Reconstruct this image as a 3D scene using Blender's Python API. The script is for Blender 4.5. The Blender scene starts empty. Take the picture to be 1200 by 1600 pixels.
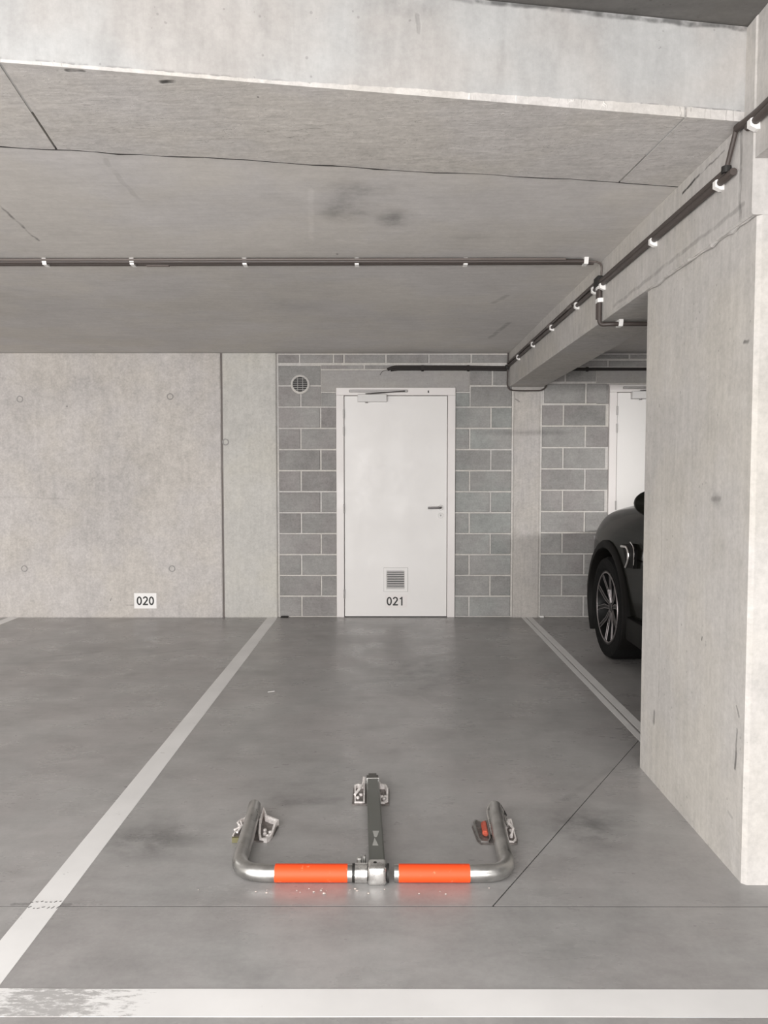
import bpy, bmesh, math, random
from mathutils import Vector, Matrix
random.seed(7)
S = bpy.context.scene
COL = S.collection

# ------------------------------------------------------------------ camera
cam_d = bpy.data.cameras.new('camera')
cam = bpy.data.objects.new('camera', cam_d); COL.objects.link(cam)
cam_d.sensor_fit = 'VERTICAL'; cam_d.sensor_height = 36; cam_d.lens = 1180 / 1600 * 36
cam_d.clip_start = 0.05
PITCH = math.atan(58 / 1180)
cam.location = (0, 0, 1.36)
cam.rotation_euler = (math.pi / 2 - PITCH, 0, math.atan(2 / 1180))
S.camera = cam

# ------------------------------------------------------------------ world, light, exposure
W = bpy.data.worlds.new('overcast'); S.world = W; W.use_nodes = True
bg = W.node_tree.nodes['Background']
bg.inputs[0].default_value = (0.93, 0.97, 1.0, 1); bg.inputs[1].default_value = 1.0

def area(name, loc, aim, sx, sy, power, color=(1, 1, 1), spread=180):
    d = bpy.data.lights.new(name, 'AREA'); d.shape = 'RECTANGLE'; d.size = sx; d.size_y = sy
    d.energy = power; d.color = color; d.spread = math.radians(spread)
    o = bpy.data.objects.new(name, d); COL.objects.link(o); o.location = loc
    o.rotation_euler = (Vector(aim) - Vector(loc)).to_track_quat('-Z', 'Y').to_euler()
    return o
# daylight through the open garage front behind the camera: sky from above, sunlit forecourt from below
area('sky_daylight', (-2.3, -3.3, 1.95), (-2.0, 4, 0.6), 6.8, 1.3, 190, (1.0, 0.985, 0.975))
area('forecourt_daylight', (-2.3, -3.3, 0.55), (-2.0, 4, 1.9), 6.8, 0.9, 500, (1.0, 0.965, 0.945))
# luminaire of the driving lane by the neighbouring bay; casts the bonnet's shadow on the wall
area('lane_lamp', (3.3, -0.3, 2.74), (2.15, 7.18, 1.15), 0.6, 0.05, 6.0, (1.0, 0.97, 0.94), 24)

# added fill beyond the left frame edge, brightens the deep floor and wall
area('left_fill', (-5.3, 4.6, 2.47), (-5.3, 4.6, 0), 1.2, 0.12, 38, (1.0, 0.97, 0.95))
area('overhead_fill', (-1.4, -0.9, 2.76), (-1.4, -0.9, 0), 5.5, 2.0, 240, (1.0, 0.975, 0.955))  # added overhead fill, lifts the near floor and its bounce onto the ceiling

vs = S.view_settings
vs.view_transform = 'Standard'; vs.look = 'None'; vs.exposure = -0.08; vs.gamma = 1.0
vs.use_curve_mapping = False
S.cycles.max_bounces = 10; S.cycles.diffuse_bounces = 7
S.cycles.use_denoising = True

# ------------------------------------------------------------------ node helper
class NT:
    def __init__(s, name):
        s.m = bpy.data.materials.new(name); s.m.use_nodes = True
        s.t = s.m.node_tree; s.b = s.t.nodes['Principled BSDF']
    def n(s, typ, **kw):
        x = s.t.nodes.new('ShaderNode' + typ)
        for k, v in kw.items(): setattr(x, k, v)
        return x
    def put(s, sock, v):
        if isinstance(v, bpy.types.NodeSocket): s.t.links.new(v, sock)
        elif v is not None: sock.default_value = v
    def math(s, op, a, b=None, c=None, clamp=False):
        x = s.n('Math', operation=op, use_clamp=clamp)
        s.put(x.inputs[0], a); s.put(x.inputs[1], b)
        if c is not None: s.put(x.inputs[2], c)
        return x.outputs[0]
    def vmath(s, op, a, b=None, scale=None):
        x = s.n('VectorMath', operation=op)
        s.put(x.inputs[0], a); s.put(x.inputs[1], b)
        if scale is not None: s.put(x.inputs['Scale'], scale)
        return x.outputs['Value'] if op in ('DOT_PRODUCT', 'LENGTH', 'DISTANCE') else x.outputs[0]
    def ramp(s, v, a, b, lo=0.0, hi=1.0, smooth=True):
        x = s.n('MapRange', interpolation_type='SMOOTHSTEP' if smooth else 'LINEAR')
        s.put(x.inputs[0], v)
        for i, q in enumerate((a, b, lo, hi)): s.put(x.inputs[i + 1], q)
        return x.outputs[0]
    def noise(s, v, scale, detail=4, rough=0.55, dist=0.0):
        x = s.n('TexNoise'); s.put(x.inputs['Vector'], v)
        x.inputs['Scale'].default_value = scale; x.inputs['Detail'].default_value = detail
        x.inputs['Roughness'].default_value = rough; x.inputs['Distortion'].default_value = dist
        return x.outputs[0]
    def voro(s, v, scale, rnd=1.0):
        x = s.n('TexVoronoi'); s.put(x.inputs['Vector'], v); x.inputs['Scale'].default_value = scale
        x.inputs['Randomness'].default_value = rnd
        return x
    def mul(s, v, f):      # vector scaled per axis
        return s.vmath('MULTIPLY', v, f)
    def mixc(s, fac, a, b, mode='MIX'):
        x = s.n('Mix', data_type='RGBA', blend_type=mode); x.clamp_factor = True
        s.put(x.inputs[0], fac); s.put(x.inputs[6], a); s.put(x.inputs[7], b)
        return x.outputs[2]
    def coord(s, rnd=False):
        o = s.n('TexCoord').outputs['Object']
        if rnd:
            r = s.n('ObjectInfo').outputs['Random']
            c = s.n('CombineXYZ'); s.put(c.inputs[0], s.math('MULTIPLY', r, 37.0)); s.put(c.inputs[2], s.math('MULTIPLY', r, 91.0))
            return s.vmath('ADD', o, c.outputs[0]), r
        return o
    def seg(s, P, a, b, w):    # 1 on the segment a-b, 0 beyond distance w
        a, b = Vector(a), Vector(b); ba = b - a
        pa = s.vmath('SUBTRACT', P, tuple(a))
        h = s.math('MULTIPLY', s.vmath('DOT_PRODUCT', pa, tuple(ba)), 1 / max(ba.length_squared, 1e-9), clamp=True)
        q = s.n('Vector' + 'Math', operation='SCALE'); q.inputs[0].default_value = tuple(ba); s.put(q.inputs['Scale'], h)
        d = s.vmath('LENGTH', s.vmath('SUBTRACT', pa, q.outputs[0]))
        return s.ramp(d, w, w * 0.3)
    def blob(s, P, c, r):
        q = s.vmath('DIVIDE', s.vmath('SUBTRACT', P, tuple(c)), tuple(r))
        return s.ramp(s.vmath('LENGTH', q), 1.0, 0.15)
    def shift(s, col, k):     # multiply colour by scalar socket
        x = s.n('Mix', data_type='RGBA', blend_type='MULTIPLY'); x.inputs[0].default_value = 1
        s.put(x.inputs[6], col)
        c = s.n('CombineColor')
        for i in range(3): s.put(c.inputs[i], k)
        s.put(x.inputs[7], c.outputs[0])
        return x.outputs[2]

def sr(r, g, b):
    f = lambda v: (v / 255 / 12.92) if v <= 10.3 else ((v / 255 + 0.055) / 1.055) ** 2.4
    return (f(r), f(g), f(b), 1)

def concrete(name, base, warm=None, streak=(1, 1, 1), streak_amt=0.08, big=0.10, grain=0.10, pits=0.5, pit_scale=9,
             rough=0.85, bump=0.25, segs=(), blobs=(), rnd=False, tone=0.0, relief=0.0, spec=0.3, scratch=0.0, sdir=(1.2, 8, 1), fine_segs=()):
    k = NT(name)
    if rnd: P, r = k.coord(True)
    else: P = k.coord()
    n1 = k.noise(P, 0.9, 3); n2 = k.noise(P, 4.5, 5, 0.6, 0.4); n3 = k.noise(P, 60, 4, 0.7)
    n4 = k.noise(k.mul(P, streak), 6, 6, 0.65, 0.3)
    v = k.math('ADD', 1.0, k.ramp(n1, 0.3, 0.7, -big, big, False))
    v = k.math('ADD', v, k.ramp(n2, 0.3, 0.7, -big * 0.7, big * 0.7, False))
    v = k.math('ADD', v, k.ramp(n3, 0.3, 0.7, -grain, grain, False))
    n5 = k.noise(P, 22, 4, 0.6); v = k.math('ADD', v, k.ramp(n5, 0.3, 0.7, -grain * .7, grain * .7, False))
    v = k.math('ADD', v, k.ramp(n4, 0.3, 0.7, -streak_amt, streak_amt, False))
    if rnd and tone: v = k.math('ADD', v, k.ramp(r, 0, 1, -tone, tone, False))
    height = k.math('ADD', k.math('MULTIPLY', n3, 0.25), k.math('MULTIPLY', n4, 0.5 + relief))
    # bug holes: few, small, dark
    if pits:
        vo = k.voro(P, pit_scale)
        gate = k.math('GREATER_THAN', k.noise(P, 3.1, 2), 0.60 - 0.12 * pits)
        cs = k.n('SeparateColor'); k.put(cs.inputs[0], vo.outputs['Color'])
        rad = k.math('MULTIPLY', k.math('POWER', cs.outputs[0], 3.0), 0.055)
        pit = k.math('MULTIPLY', k.math('LESS_THAN', vo.outputs['Distance'], rad), gate)
        vo2 = k.voro(P, pit_scale * 5)
        cs2 = k.n('SeparateColor'); k.put(cs2.inputs[0], vo2.outputs['Color'])
        pit2 = k.math('MULTIPLY', k.math('LESS_THAN', vo2.outputs['Distance'], k.math('MULTIPLY', k.math('POWER', cs2.outputs[1], 4.0), 0.22)),
                      k.math('GREATER_THAN', k.noise(P, 2.3, 3), 0.5))
        pit = k.math('MAXIMUM', pit, k.math('MULTIPLY', pit2, 0.35))
        v = k.math('MULTIPLY', v, k.math('SUBTRACT', 1.0, k.math('MULTIPLY', pit, 0.62)))
        height = k.math('SUBTRACT', height, k.math('MULTIPLY', pit, 1.5))
    if scratch:
        sn = k.noise(k.mul(P, sdir), 3.2, 3, 0.5, 1.6)
        sm = k.math('MULTIPLY', k.ramp(k.math('ABSOLUTE', k.math('SUBTRACT', sn, 0.5)), 0.010, 0.0), k.ramp(k.noise(P, 5.5, 3), 0.50, 0.60))
        sn2 = k.noise(k.mul(P, sdir), 4.1, 3, 0.5, 1.2)
        sm2 = k.math('MULTIPLY', k.ramp(k.math('ABSOLUTE', k.math('SUBTRACT', sn2, 0.47)), 0.009, 0.0), k.ramp(k.noise(P, 4.5, 3), 0.52, 0.62))
        v = k.math('ADD', v, k.math('MULTIPLY', k.math('SUBTRACT', sm, sm2), scratch))
        height = k.math('ADD', height, k.math('MULTIPLY', k.math('SUBTRACT', sm, sm2), 0.5))
    for (a, b, w, amt) in fine_segs:
        m = k.math('MULTIPLY', k.seg(P, a, b, w), k.ramp(k.noise(P, 17, 4), 0.48, 0.56))
        v = k.math('MULTIPLY', v, k.math('SUBTRACT', 1.0, k.math('MULTIPLY', m, amt)))
    Pd = P
    if segs:
        nz = k.n('TexNoise'); k.put(nz.inputs['Vector'], P); nz.inputs['Scale'].default_value = 9; nz.inputs['Detail'].default_value = 5
        Pd = k.vmath('ADD', P, k.vmath('MULTIPLY', k.vmath('SUBTRACT', nz.outputs['Color'], (0.5, 0.5, 0.5)), (0.03, 0.03, 0.03)))
        brk = k.ramp(k.noise(P, 14, 3), 0.35, 0.55, 0.35, 1.0)
        for (a, b, w, amt) in segs:
            m = k.math('MULTIPLY', k.seg(Pd, a, b, w), brk)
            v = k.math('MULTIPLY', v, k.math('SUBTRACT', 1.0, k.math('MULTIPLY', m, amt)))
            if amt > 0: height = k.math('SUBTRACT', height, k.math('MULTIPLY', m, 0.8))
    if blobs:
        bn = k.ramp(k.noise(P, 7, 5, 0.65), 0.35, 0.65, 0.25, 1.0)
        for (c, rr, amt) in blobs:
            m = k.math('MULTIPLY', k.blob(P, c, rr), bn)
            v = k.math('MULTIPLY', v, k.math('SUBTRACT', 1.0, k.math('MULTIPLY', m, amt)))
    c0 = base; c1 = warm or tuple(x * y for x, y in zip(base, (1.015, 1.005, 0.972, 1)))
    c = k.mixc(k.ramp(k.noise(P, 1.7, 3), 0.4, 0.62), c0, c1)
    c = k.shift(c, v)
    k.put(k.b.inputs['Base Color'], c)
    k.put(k.b.inputs['Roughness'], k.ramp(n2, 0.3, 0.7, rough - 0.06, rough + 0.06, False))
    k.b.inputs['Specular IOR Level'].default_value = spec
    bp = k.n('Bump'); bp.inputs['Strength'].default_value = bump; bp.inputs['Distance'].default_value = 0.004
    k.put(bp.inputs['Height'], height); k.put(k.b.inputs['Normal'], bp.outputs[0])
    k.nodes_v = v
    return k

def plain(name, color, rough=0.5, metal=0.0, spec=0.5, coat=0.0, noise_amt=0.0, scale=40, bump=0.0, rnd=False):
    k = NT(name); k.b.inputs['Metallic'].default_value = metal; k.b.inputs['Roughness'].default_value = rough
    k.b.inputs['Specular IOR Level'].default_value = spec; k.b.inputs['Coat Weight'].default_value = coat
    k.b.inputs['Coat Roughness'].default_value = 0.04
    if name == 'car_paint_black': k.b.inputs['IOR'].default_value = 1.28
    if noise_amt:
        P = k.coord()
        n = k.noise(P, scale, 5, 0.65)
        k.put(k.b.inputs['Base Color'], k.shift(color, k.ramp(n, 0.3, 0.7, 1 - noise_amt, 1 + noise_amt, False)))
        k.put(k.b.inputs['Roughness'], k.ramp(n, 0.3, 0.7, max(0.03, rough - 0.12), min(1, rough + 0.12), False))
        if bump:
            bp = k.n('Bump'); bp.inputs['Strength'].default_value = bump; bp.inputs['Distance'].default_value = 0.002
            k.put(bp.inputs['Height'], n); k.put(k.b.inputs['Normal'], bp.outputs[0])
    else: k.b.inputs['Base Color'].default_value = color
    return k.m

# ------------------------------------------------------------------ materials
G = lambda v, t=(1.0, 0.955, 0.925): (v * t[0], v * t[1], v * t[2], 1)
M = {}
M['wall'] = concrete('cast_wall', G(.50), streak=(4, 1, .5), streak_amt=.06, big=.085, grain=.12, pits=1.0, pit_scale=6, bump=.3,
    segs=[((-3.95, 7.155, 1.16), (-3.0, 7.155, 1.13), .012, .10), ((-2.47, 7.155, .12), (-2.40, 7.155, .12), .006, .6), ((-2.63, 7.155, .16), (-2.61, 7.155, .20), .006, .6)],
    blobs=[((-2.7, 7.155, 2.2), (.30, .2, .16), .10), ((-2.6, 7.155, 1.2), (.9, .3, .6), .07)]).m
M['wall_b'] = concrete('cast_wall_narrow', G(.50, (1, .98, .93)), streak=(4, 1, .5), streak_amt=.06, big=.06, grain=.09, pits=.8, pit_scale=6, bump=.3).m
M['column'] = concrete('column_face', G(.43), streak=(8, 1, .7), streak_amt=.10, big=.05, grain=.10, pits=.5, pit_scale=12, bump=.3,
    segs=[((1.22, 7.16, 2.08), (1.26, 7.16, 2.05), .01, .4)]).m
M['pillar'] = concrete('pillar_face', G(.47, (1, .965, .925)), streak=(1, 5, .5), streak_amt=.08, big=.08, grain=.08, pits=.5, pit_scale=7, bump=.25,
    segs=[((1.186, 2.51, .50), (1.186, 2.515, .36), .009, .6), ((1.186, 2.52, .58), (1.186, 2.50, .55), .008, .4), ((1.186, 3.285, .31), (1.186, 3.292, .27), .018, .45),
          ((1.186, 2.80, .75), (1.186, 2.805, .74), .008, .7), ((1.186, 3.29, 1.665), (1.186, 3.29, 1.66), .010, .8), ((1.186, 2.52, 1.80), (1.186, 2.49, 1.80), .010, .6),
          ((1.186, 2.74, 1.275), (1.186, 2.68, 1.27), .014, .28), ((1.186, 2.56, .2), (1.186, 2.53, .19), .008, .6), ((1.186, 3.24, 1.3), (1.186, 3.24, .4), .008, .10)],
    blobs=[((1.186, 2.7, 1.27), (.1, .07, .04), .22)]).m
M['beam'] = concrete('beam_face', G(.45, (1, .965, .93)), streak=(3, 6, .8), streak_amt=.12, big=.09, grain=.07, pits=.4, pit_scale=8, bump=.35,
    segs=[((1.165, 3.02, 2.46), (1.165, 2.86, 2.47), .008, .85), ((1.165, 2.86, 2.47), (1.165, 2.66, 2.475), .005, .5), ((1.165, 6.2, 2.36), (1.165, 6.2, 2.2), .008, .5),
          ((1.165, 6.75, 2.33), (1.165, 6.75, 2.2), .006, .35), ((1.165, 3.9, 2.22), (1.165, 2.5, 2.24), .012, .25), ((1.165, 2.53, 2.5), (1.165, 2.53, 2.2), .015, .35)]).m
M['soffit'] = concrete('slab_soffit', G(.56, (1, .97, .95)), streak=(.7, 5, 1), streak_amt=.06, big=.07, grain=.045, pits=.0, bump=.2, rough=.8, scratch=.07, sdir=(1, 5, 1),
    segs=[((-1.64, 3.25, 2.503), (-1.70, 3.76, 2.503), .010, .55), ((-1.02, 2.80, 2.503), (-1.03, 3.2, 2.503), .016, .12), ((.93, 5.75, 2.503), (.88, 6.4, 2.503), .03, .30),
          ((.78, 4.9, 2.503), (.72, 5.1, 2.503), .03, .22), ((-.25, 4.0, 2.503), (-.25, 3.98, 2.503), .010, .8), ((-.30, 3.1, 2.503), (-.36, 3.75, 2.503), .02, -.10), ((-.24, 3.75, 2.503), (-.1, 3.8, 2.503), .02, -.08)],
    blobs=[((-.175, 3.33, 2.5), (.17, .25, .3), .42), ((.04, 3.44, 2.5), (.12, .17, .3), .45), ((-.12, 3.10, 2.5), (.2, .12, .3), .34), ((.42, 3.7, 2.5), (.16, .08, .3), .2), ((-2.6, 4.8, 2.5), (.8, .5, .3), .12), ((-.6, 5.2, 2.5), (.3, .3, .3), .12)]).m
M['rough_soffit'] = concrete('rough_soffit', G(.50, (1, .965, .935)), streak=(1.3, 5, 1), streak_amt=.09, big=.06, grain=.10, pits=.5, pit_scale=13, bump=.6, relief=.3, rough=.9, scratch=.26,
    segs=[((-.98, 2.32, 2.505), (-.72, 2.36, 2.505), .012, -.14), ((-.5, 2.42, 2.505), (-.30, 2.44, 2.505), .008, -.14), ((.2, 2.70, 2.505), (.5, 2.78, 2.505), .010, -.12), ((-.9, 2.2, 2.505), (-.86, 2.2, 2.505), .012, .8), ((-.65, 2.26, 2.505), (-.62, 2.26, 2.505), .014, .85)]).m
M['edge_face'] = concrete('slab_edge_face', G(.39, (.985, .99, .98)), warm=G(.38, (1, .96, .92)), streak=(3, 3, .5), streak_amt=.08, big=.09, grain=.06, pits=1.2, pit_scale=9, bump=.35,
    fine_segs=[((-1.2, 2.138, 2.512), (-.3, 2.283, 2.512), .012, .38), ((-.3, 2.283, 2.512), (1.15, 2.516, 2.512), .010, .40), ((.1, 2.35, 2.535), (1.15, 2.51, 2.537), .005, .35)],
    segs=[
          ((-.2, 2.29, 2.800), (.28, 2.37, 2.800), .012, .4), ((.28, 2.37, 2.800), (1.16, 2.51, 2.795), .014, .65), ((.10, 2.34, 2.74), (.10, 2.34, 2.69), .01, .2)],
    blobs=[((.0, 2.33, 2.76), (.2, .2, .05), .28), ((-.78, 2.2, 2.62), (.05, .2, .12), .12)]).m
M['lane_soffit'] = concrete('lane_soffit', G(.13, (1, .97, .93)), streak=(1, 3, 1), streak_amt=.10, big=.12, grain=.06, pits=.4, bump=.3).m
M['mortar'] = concrete('mortar', G(.52, (1, .97, .94)), big=.08, grain=.10, pits=.3, pit_scale=20, bump=.6, streak_amt=.03).m
M['block'] = concrete('block', G(.285, (1, .985, .955)), warm=G(.28, (1, .95, .93)), big=.17, grain=.12, pits=.7, pit_scale=16, bump=.55, streak=(.5, 1, 5), streak_amt=.05, rnd=True, tone=.06).m
M['block_cool'] = concrete('block_cool', G(.28, (.965, 1, .965)), warm=G(.285, (1, .985, .955)), big=.17, grain=.12, pits=.7, pit_scale=16, bump=.55, streak=(.5, 1, 5), streak_amt=.05, rnd=True, tone=.06).m
M['lintel'] = concrete('lintel', G(.34, (1, .97, .95)), big=.05, grain=.06, pits=.5, pit_scale=14, bump=.4, streak=(.6, 1, 4), streak_amt=.05).m

def floor_mat():
    k = concrete('polished_floor', G(.335, (1, .98, .965)), warm=G(.33, (1, .96, .945)), streak=(.6, 1.8, 1), streak_amt=.08, big=.13, grain=.05, pits=0, bump=.03, spec=.5,
        segs=[((-2.5, 5.6, 0), (-2.2, 5.75, 0), .02, .35), ((-2.45, 5.45, 0), (-2.25, 5.5, 0), .03, -.25), ((-1.9, 5.6, 0), (-1.5, 5.85, 0), .02, .25),
              ((-1.18, 2.332, 0), (-1.0, 2.330, 0), .012, .3), ((-.4, 3.08, 0), (-.2, 3.1, 0), .05, .16), ((.2, 4.6, 0), (.34, 4.3, 0), .02, -.12), ((.75, 3.1, 0), (1.05, 3.45, 0), .02, .15)],
        blobs=[((-.87, 2.76, 0), (.30, .24, 1), .50), ((.765, 2.87, 0), (.24, .26, 1), .50), ((.24, 5.15, 0), (.5, .85, 1), .40), ((-.4, 3.10, 0), (.16, .10, 1), .25),
               ((-2.2, 3.4, 0), (.7, .4, 1), .15), ((-2.3, 5.5, 0), (.8, .6, 1), .12)])
    P = k.coord()
    r = k.ramp(k.noise(P, 3.0, 5, .6, .5), .3, .7, .23, .42, False)
    r = k.math('ADD', r, k.ramp(k.noise(k.mul(P, (1, 4, 1)), 9, 4), .3, .7, -.04, .05, False))
    k.put(k.b.inputs['Roughness'], r)
    return k.m
M['floor'] = floor_mat()
M['joint'] = plain('joint_dark', (.03, .028, .026, 1), .9)

def paint_mat(name, v, worn_lo=None, worn=.5):
    k = NT(name); P = k.coord()
    n = k.noise(P, 18, 5, .7); n2 = k.noise(k.mul(P, (1, 1, 1)), 3, 4)
    c = k.shift((v, v * .99, v * .98, 1), k.ramp(n2, .3, .7, .93, 1.05, False))
    fl = (.32, .31, .305, 1)
    m = k.ramp(n, .66, .72, 0, .6)
    if worn_lo is not None:
        sx = k.n('SeparateXYZ'); k.put(sx.inputs[0], P)
        edge = k.math('MULTIPLY', k.ramp(sx.outputs[0], -.68, -.84), k.ramp(sx.outputs[0], -1.01, -.93))
        edge2 = k.ramp(sx.outputs[0], -.52, -.66)
        n3 = k.noise(k.mul(P, (1, 3.5, 1)), 22, 6, .75)
        thr = k.math('SUBTRACT', .78, k.math('ADD', k.math('MULTIPLY', edge, .15), k.math('MULTIPLY', edge2, .22)))
        m2 = k.math('MULTIPLY', k.ramp(k.math('SUBTRACT', n3, thr), -.07, .10), .80)
        m = k.math('MAXIMUM', k.math('MULTIPLY', m, .5), m2)
    k.put(k.b.inputs['Base Color'], k.mixc(m, c, fl))
    k.b.inputs['Roughness'].default_value = .55
    return k.m
M['line'] = paint_mat('line_paint', .78)
M['stripe'] = paint_mat('stripe_paint', .76, worn_lo=-1)
M['door'] = plain('door_lacquer', (.72, .705, .69, 1), .45, noise_amt=.015, scale=3)
M['door_frame'] = plain('door_frame_lacquer', (.71, .68, .665, 1), .45, noise_amt=.02, scale=6)
M['seal'] = plain('door_gap', (.10, .095, .09, 1), .8)
M['steel'] = plain('satin_steel', (.38, .37, .36, 1), .42, .4, noise_amt=.05)
M['steel_dark'] = plain('lever_steel', (.22, .21, .21, 1), .35, .9)
M['closer'] = plain('closer_lacquer', (.60, .59, .58, 1), .45)
M['rail'] = plain('closer_rail', (.30, .29, .28, 1), .4, .3)
M['black'] = plain('black_plastic', (.012, .011, .010, 1), .6)
M['white_pl'] = plain('white_plastic', (.80, .79, .77, 1), .45)
M['sign'] = plain('sign_white', (.86, .85, .84, 1), .35)
M['ink'] = plain('sign_ink', (.008, .008, .008, 1), .5)
M['pvc'] = plain('conduit_brown_grey', (.060, .048, .043, 1), .5, noise_amt=.15, scale=9)
M['pvc_mid'] = plain('conduit_grey', (.13, .11, .10, 1), .5, noise_amt=.1, scale=9)
M['foam'] = plain('pipe_foam_black', (.022, .018, .017, 1), .8, noise_amt=.2, scale=30, bump=.5)
M['galv'] = plain('galvanised_steel', (.50, .495, .48, 1), .36, .95, noise_amt=.22, scale=14, bump=.15)
M['galv_bright'] = plain('galvanised_bright', (.68, .67, .65, 1), .3, .9, noise_amt=.14, scale=30, bump=.2)
M['post'] = plain('post_grey_green', (.17, .175, .16, 1), .42, .55, noise_amt=.10, scale=10)
M['post_cap'] = plain('post_cap', (.11, .105, .095, 1), .5, .3)
M['sticker'] = plain('worn_sticker', (.36, .36, .34, 1), .5)
M['zinc'] = plain('cast_zinc', (.84, .80, .78, 1), .4, .25, noise_amt=.30, scale=55, bump=.7)
M['zinc_in'] = plain('cast_zinc_recess', (.20, .18, .17, 1), .5, .6, noise_amt=.5, scale=60, bump=.8)
M['red'] = plain('red_rubber', (.50, .10, .06, 1), .45, noise_amt=.3, scale=60)
M['olive'] = plain('olive_base', (.12, .11, .05, 1), .7)
def tape():
    k = NT('orange_tape'); P = k.coord()
    n = k.noise(P, 30, 5, .7)
    c = k.mixc(k.ramp(n, .62, .68, 0, .6), (.88, .075, .010, 1), (1.0, .26, .13, 1))
    k.put(k.b.inputs['Base Color'], c); k.b.inputs['Roughness'].default_value = .6
    return k.m
M['tape'] = tape()
M['carpaint'] = plain('car_paint_black', (.008, .008, .0065, 1), .2, 0.0, .18, coat=.08)
M['carglass'] = plain('car_glass', (.01, .011, .012, 1), .04, 0, .8)
M['cartrim'] = plain('car_trim_black', (.006, .0055, .005, 1), .6, 0, .12)
M['tyre'] = plain('tyre_rubber', (.008, .008, .008, 1), .85, 0, .12, noise_amt=.2)
M['rim'] = plain('rim_dark', (.010, .010, .010, 1), .4, .3, .3)
M['rim_edge'] = plain('rim_bright_edge', (.26, .24, .24, 1), .35, .8)
M['chrome'] = plain('chrome', (.85, .83, .82, 1), .10, 1.0)
M['lens'] = plain('lamp_lens', (.5, .5, .52, 1), .1, .2, .8)
M['redlens'] = plain('tail_lens', (.25, .01, .01, 1), .15)
M['crumb'] = plain('pale_crumbs', (.50, .44, .40, 1), .7, noise_amt=.3)

# ------------------------------------------------------------------ mesh helpers
def link(name, bm, mat, parent=None, smooth=False, auto=None):
    me = bpy.data.meshes.new(name)
    bmesh.ops.recalc_face_normals(bm, faces=bm.faces)
    bm.to_mesh(me); bm.free()
    if mat: me.materials.append(mat)
    if smooth:
        for p in me.polygons: p.use_smooth = True
    if auto is not None: me.set_sharp_from_angle(angle=math.radians(auto))
    o = bpy.data.objects.new(name, me); COL.objects.link(o)
    if parent: o.parent = parent
    return o
def box(bm, x0, x1, y0, y1, z0, z1):
    v = [bm.verts.new((x, y, z)) for x in (x0, x1) for y in (y0, y1) for z in (z0, z1)]
    for f in ((0, 1, 3, 2), (4, 6, 7, 5), (0, 4, 5, 1), (2, 3, 7, 6), (0, 2, 6, 4), (1, 5, 7, 3)):
        bm.faces.new([v[i] for i in f])
    return bm
def bx(*a): return box(bmesh.new(), *a)
def bbox(x0, x1, y0, y1, z0, z1, b=.003, seg=1):
    bm = bx(x0, x1, y0, y1, z0, z1)
    bmesh.ops.bevel(bm, geom=list(bm.edges), offset=b, segments=seg, affect='EDGES', profile=.5)
    return bm
def prism(bm, pts, z0, z1, axis='z'):
    def P(a, b, c):
        return (a, b, c) if axis == 'z' else ((a, c, b) if axis == 'y' else (c, a, b))
    lo = [bm.verts.new(P(a, b, z0)) for a, b in pts]; hi = [bm.verts.new(P(a, b, z1)) for a, b in pts]
    bm.faces.new(lo); bm.faces.new(hi[::-1]); n = len(pts)
    for i in range(n): bm.faces.new((lo[i], lo[(i + 1) % n], hi[(i + 1) % n], hi[i]))
    return bm
def fillet(pts, r, n=6):
    P = [Vector(p) for p in pts]; out = [P[0]]
    for i in range(1, len(P) - 1):
        a, b, c = P[i - 1], P[i], P[i + 1]
        u = (a - b); v = (c - b); d = min(r, u.length * .48, v.length * .48)
        p0 = b + u.normalized() * d; p2 = b + v.normalized() * d
        for j in range(n + 1):
            t = j / n; out.append((1 - t) ** 2 * p0 + 2 * t * (1 - t) * b + t * t * p2)
    out.append(P[-1]); return out
def tube(bm, pts, r, seg=10, cap=True, radii=None):
    pts = [Vector(p) for p in pts]; rings = []; up = None
    for i, p in enumerate(pts):
        t = (pts[min(i + 1, len(pts) - 1)] - pts[max(i - 1, 0)]).normalized()
        if up is None:
            up = Vector((0, 0, 1)) if abs(t.z) < .9 else Vector((1, 0, 0))
        s = t.cross(up).normalized(); up = s.cross(t).normalized()
        rr = radii[i] if radii else r
        rings.append([bm.verts.new(p + rr * (math.cos(a) * s + math.sin(a) * up)) for a in [2 * math.pi * k / seg for k in range(seg)]])
    for a, b in zip(rings, rings[1:]):
        for k in range(seg): bm.faces.new((a[k], a[(k + 1) % seg], b[(k + 1) % seg], b[k]))
    if cap: bm.faces.new(rings[0]); bm.faces.new(rings[-1][::-1])
    return bm
def lathe(bm, prof, axis, centre, seg=32, cap=True):   # prof: (axial, radius)
    c = Vector(centre); ax = {'x': Vector((1, 0, 0)), 'y': Vector((0, 1, 0)), 'z': Vector((0, 0, 1))}[axis]
    u = Vector((0, 1, 0)) if axis == 'x' else Vector((1, 0, 0)); v = ax.cross(u)
    rings = [[bm.verts.new(c + ax * h + r * (math.cos(2 * math.pi * k / seg) * u + math.sin(2 * math.pi * k / seg) * v)) for k in range(seg)] for h, r in prof]
    for a, b in zip(rings, rings[1:]):
        for k in range(seg): bm.faces.new((a[k], a[(k + 1) % seg], b[(k + 1) % seg], b[k]))
    if cap and prof[0][1] > 1e-4: bm.faces.new(rings[0])
    if cap and prof[-1][1] > 1e-4: bm.faces.new(rings[-1])
    return bm
def cyl(axis, centre, r, h, seg=24, bev=.0):
    p = [(0, r), (h, r)] if not bev else [(0, r), (h - bev, r), (h, r - bev)]
    return lathe(bmesh.new(), p, axis, centre, seg)
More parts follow.
